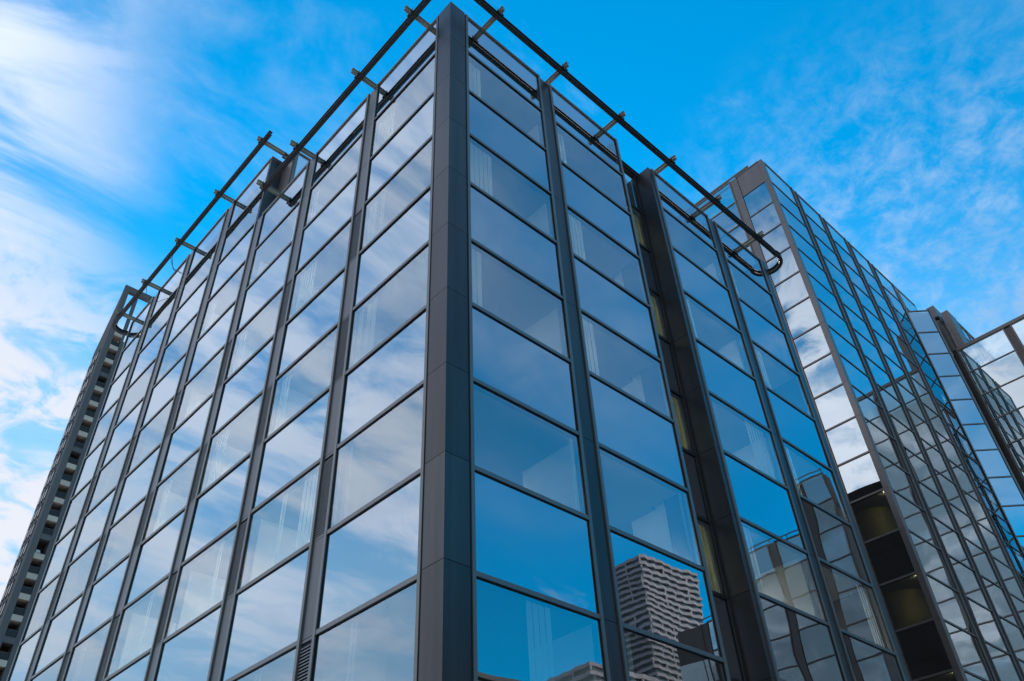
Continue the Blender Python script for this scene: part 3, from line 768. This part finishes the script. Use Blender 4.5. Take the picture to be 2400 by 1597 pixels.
# darker bellies of the thicker cloud
bel = noise(3.2, 7, .62, .6, (1.3, 9.1, 0))
dens = sstep(bel, .38, .66)
cc = nt.nodes.new('ShaderNodeMix'); cc.clamp_factor = True; cc.data_type = 'RGBA'
cc.inputs['A'].default_value = (4.4, 4.5, 4.9, 1); cc.inputs['B'].default_value = (2.5, 2.9, 3.7, 1)
L(math_('MULTIPLY', math_('MULTIPLY', dens, inv(math_('MULTIPLY', around(75, 42, 30, 55), .9))), inv(math_('MULTIPLY', wh, .75))), cc.inputs['Factor'])
gd = nt.nodes.new('ShaderNodeMix'); gd.data_type = 'RGBA'
gd.inputs['B'].default_value = (1.1, 1.6, 2.0, 1)
L(cc.outputs['Result'], gd.inputs['A']); L(math_('MULTIPLY', sstep(noise(3.4, 6, .6, .6, (8.8, 6.1, 0)), .32, .54), math_('MULTIPLY', hv, .95)), gd.inputs['Factor'])
dk = nt.nodes.new('ShaderNodeMix'); dk.data_type = 'RGBA'; dk.blend_type = 'MULTIPLY'
dk.inputs['B'].default_value = (1.22, 1.24, 1.30, 1); L(gd.outputs['Result'], dk.inputs['A']); L(math_('MULTIPLY', around(118, 40, 16, 32), inv(wh)), dk.inputs['Factor'])
mx = nt.nodes.new('ShaderNodeMix'); mx.data_type = 'RGBA'
L(mask, mx.inputs['Factor']); hz = nt.nodes.new('ShaderNodeMix'); hz.data_type = 'RGBA'
hz.inputs['B'].default_value = (2.2, 3.6, 5.0, 1); L(hs.outputs[0], hz.inputs['A'])
lowf = inv(sstep(Z, .28, .74))
L(math_('MULTIPLY', math_('MULTIPLY', lowf, .95), inv(around(-62, 24, 34, 72))), hz.inputs['Factor'])
L(hz.outputs['Result'], mx.inputs['A']); wk = nt.nodes.new('ShaderNodeMix'); wk.data_type = 'RGBA'; wk.blend_type = 'MULTIPLY'
wk.inputs['B'].default_value = (1.35, 1.38, 1.42, 1); L(dk.outputs['Result'], wk.inputs['A']); L(around(163, 24, 8, 26), wk.inputs['Factor'])
L(wk.outputs['Result'], mx.inputs['B'])
L(mx.outputs['Result'], bg.inputs['Color']); L(bg.outputs[0], wo.inputs[0])

sl = bpy.data.lights.new('sun', 'SUN'); sl.energy = 3.0; sl.angle = R(.5); sl.color = (1, .93, .84)
so = bpy.data.objects.new('sun', sl); col.objects.link(so)
d = Vector((math.cos(SUN_AZ) * math.cos(SUN_EL), math.sin(SUN_AZ) * math.cos(SUN_EL), math.sin(SUN_EL)))
so.rotation_euler = (-d).to_track_quat('-Z', 'Y').to_euler(); so.location = d * 200

cam = bpy.data.cameras.new('camera'); cam.sensor_width = 36; cam.sensor_fit = 'HORIZONTAL'; cam.lens = 1914.3655 / 2400 * 36
cam.clip_end = 9000; cam.clip_start = .05
co = bpy.data.objects.new('camera', cam); col.objects.link(co); scene.camera = co
yaw, pitch, roll = R(44.98525184), R(40.47012444), R(-3.20471505)
f = Vector((math.cos(yaw) * math.cos(pitch), math.sin(yaw) * math.cos(pitch), math.sin(pitch)))
r = Vector((math.sin(yaw), -math.cos(yaw), 0)); u = r.cross(f)
r2 = r * math.cos(roll) + u * math.sin(roll); u2 = -r * math.sin(roll) + u * math.cos(roll)
from mathutils import Matrix
m4 = Matrix(((r2.x, u2.x, -f.x, -6.8461), (r2.y, u2.y, -f.y, -8.463), (r2.z, u2.z, -f.z, ZG - 19.5877), (0, 0, 0, 1)))
co.matrix_world = m4

scene.view_settings.view_transform = 'Standard'; scene.view_settings.look = 'None'
scene.view_settings.exposure = 0.6; scene.view_settings.gamma = 1
scene.render.engine = 'CYCLES'
cy = scene.cycles
cy.max_bounces = 10; cy.glossy_bounces = 6; cy.diffuse_bounces = 3; cy.transparent_max_bounces = 16; cy.transmission_bounces = 4
cy.use_denoising = True; cy.sample_clamp_indirect = 6
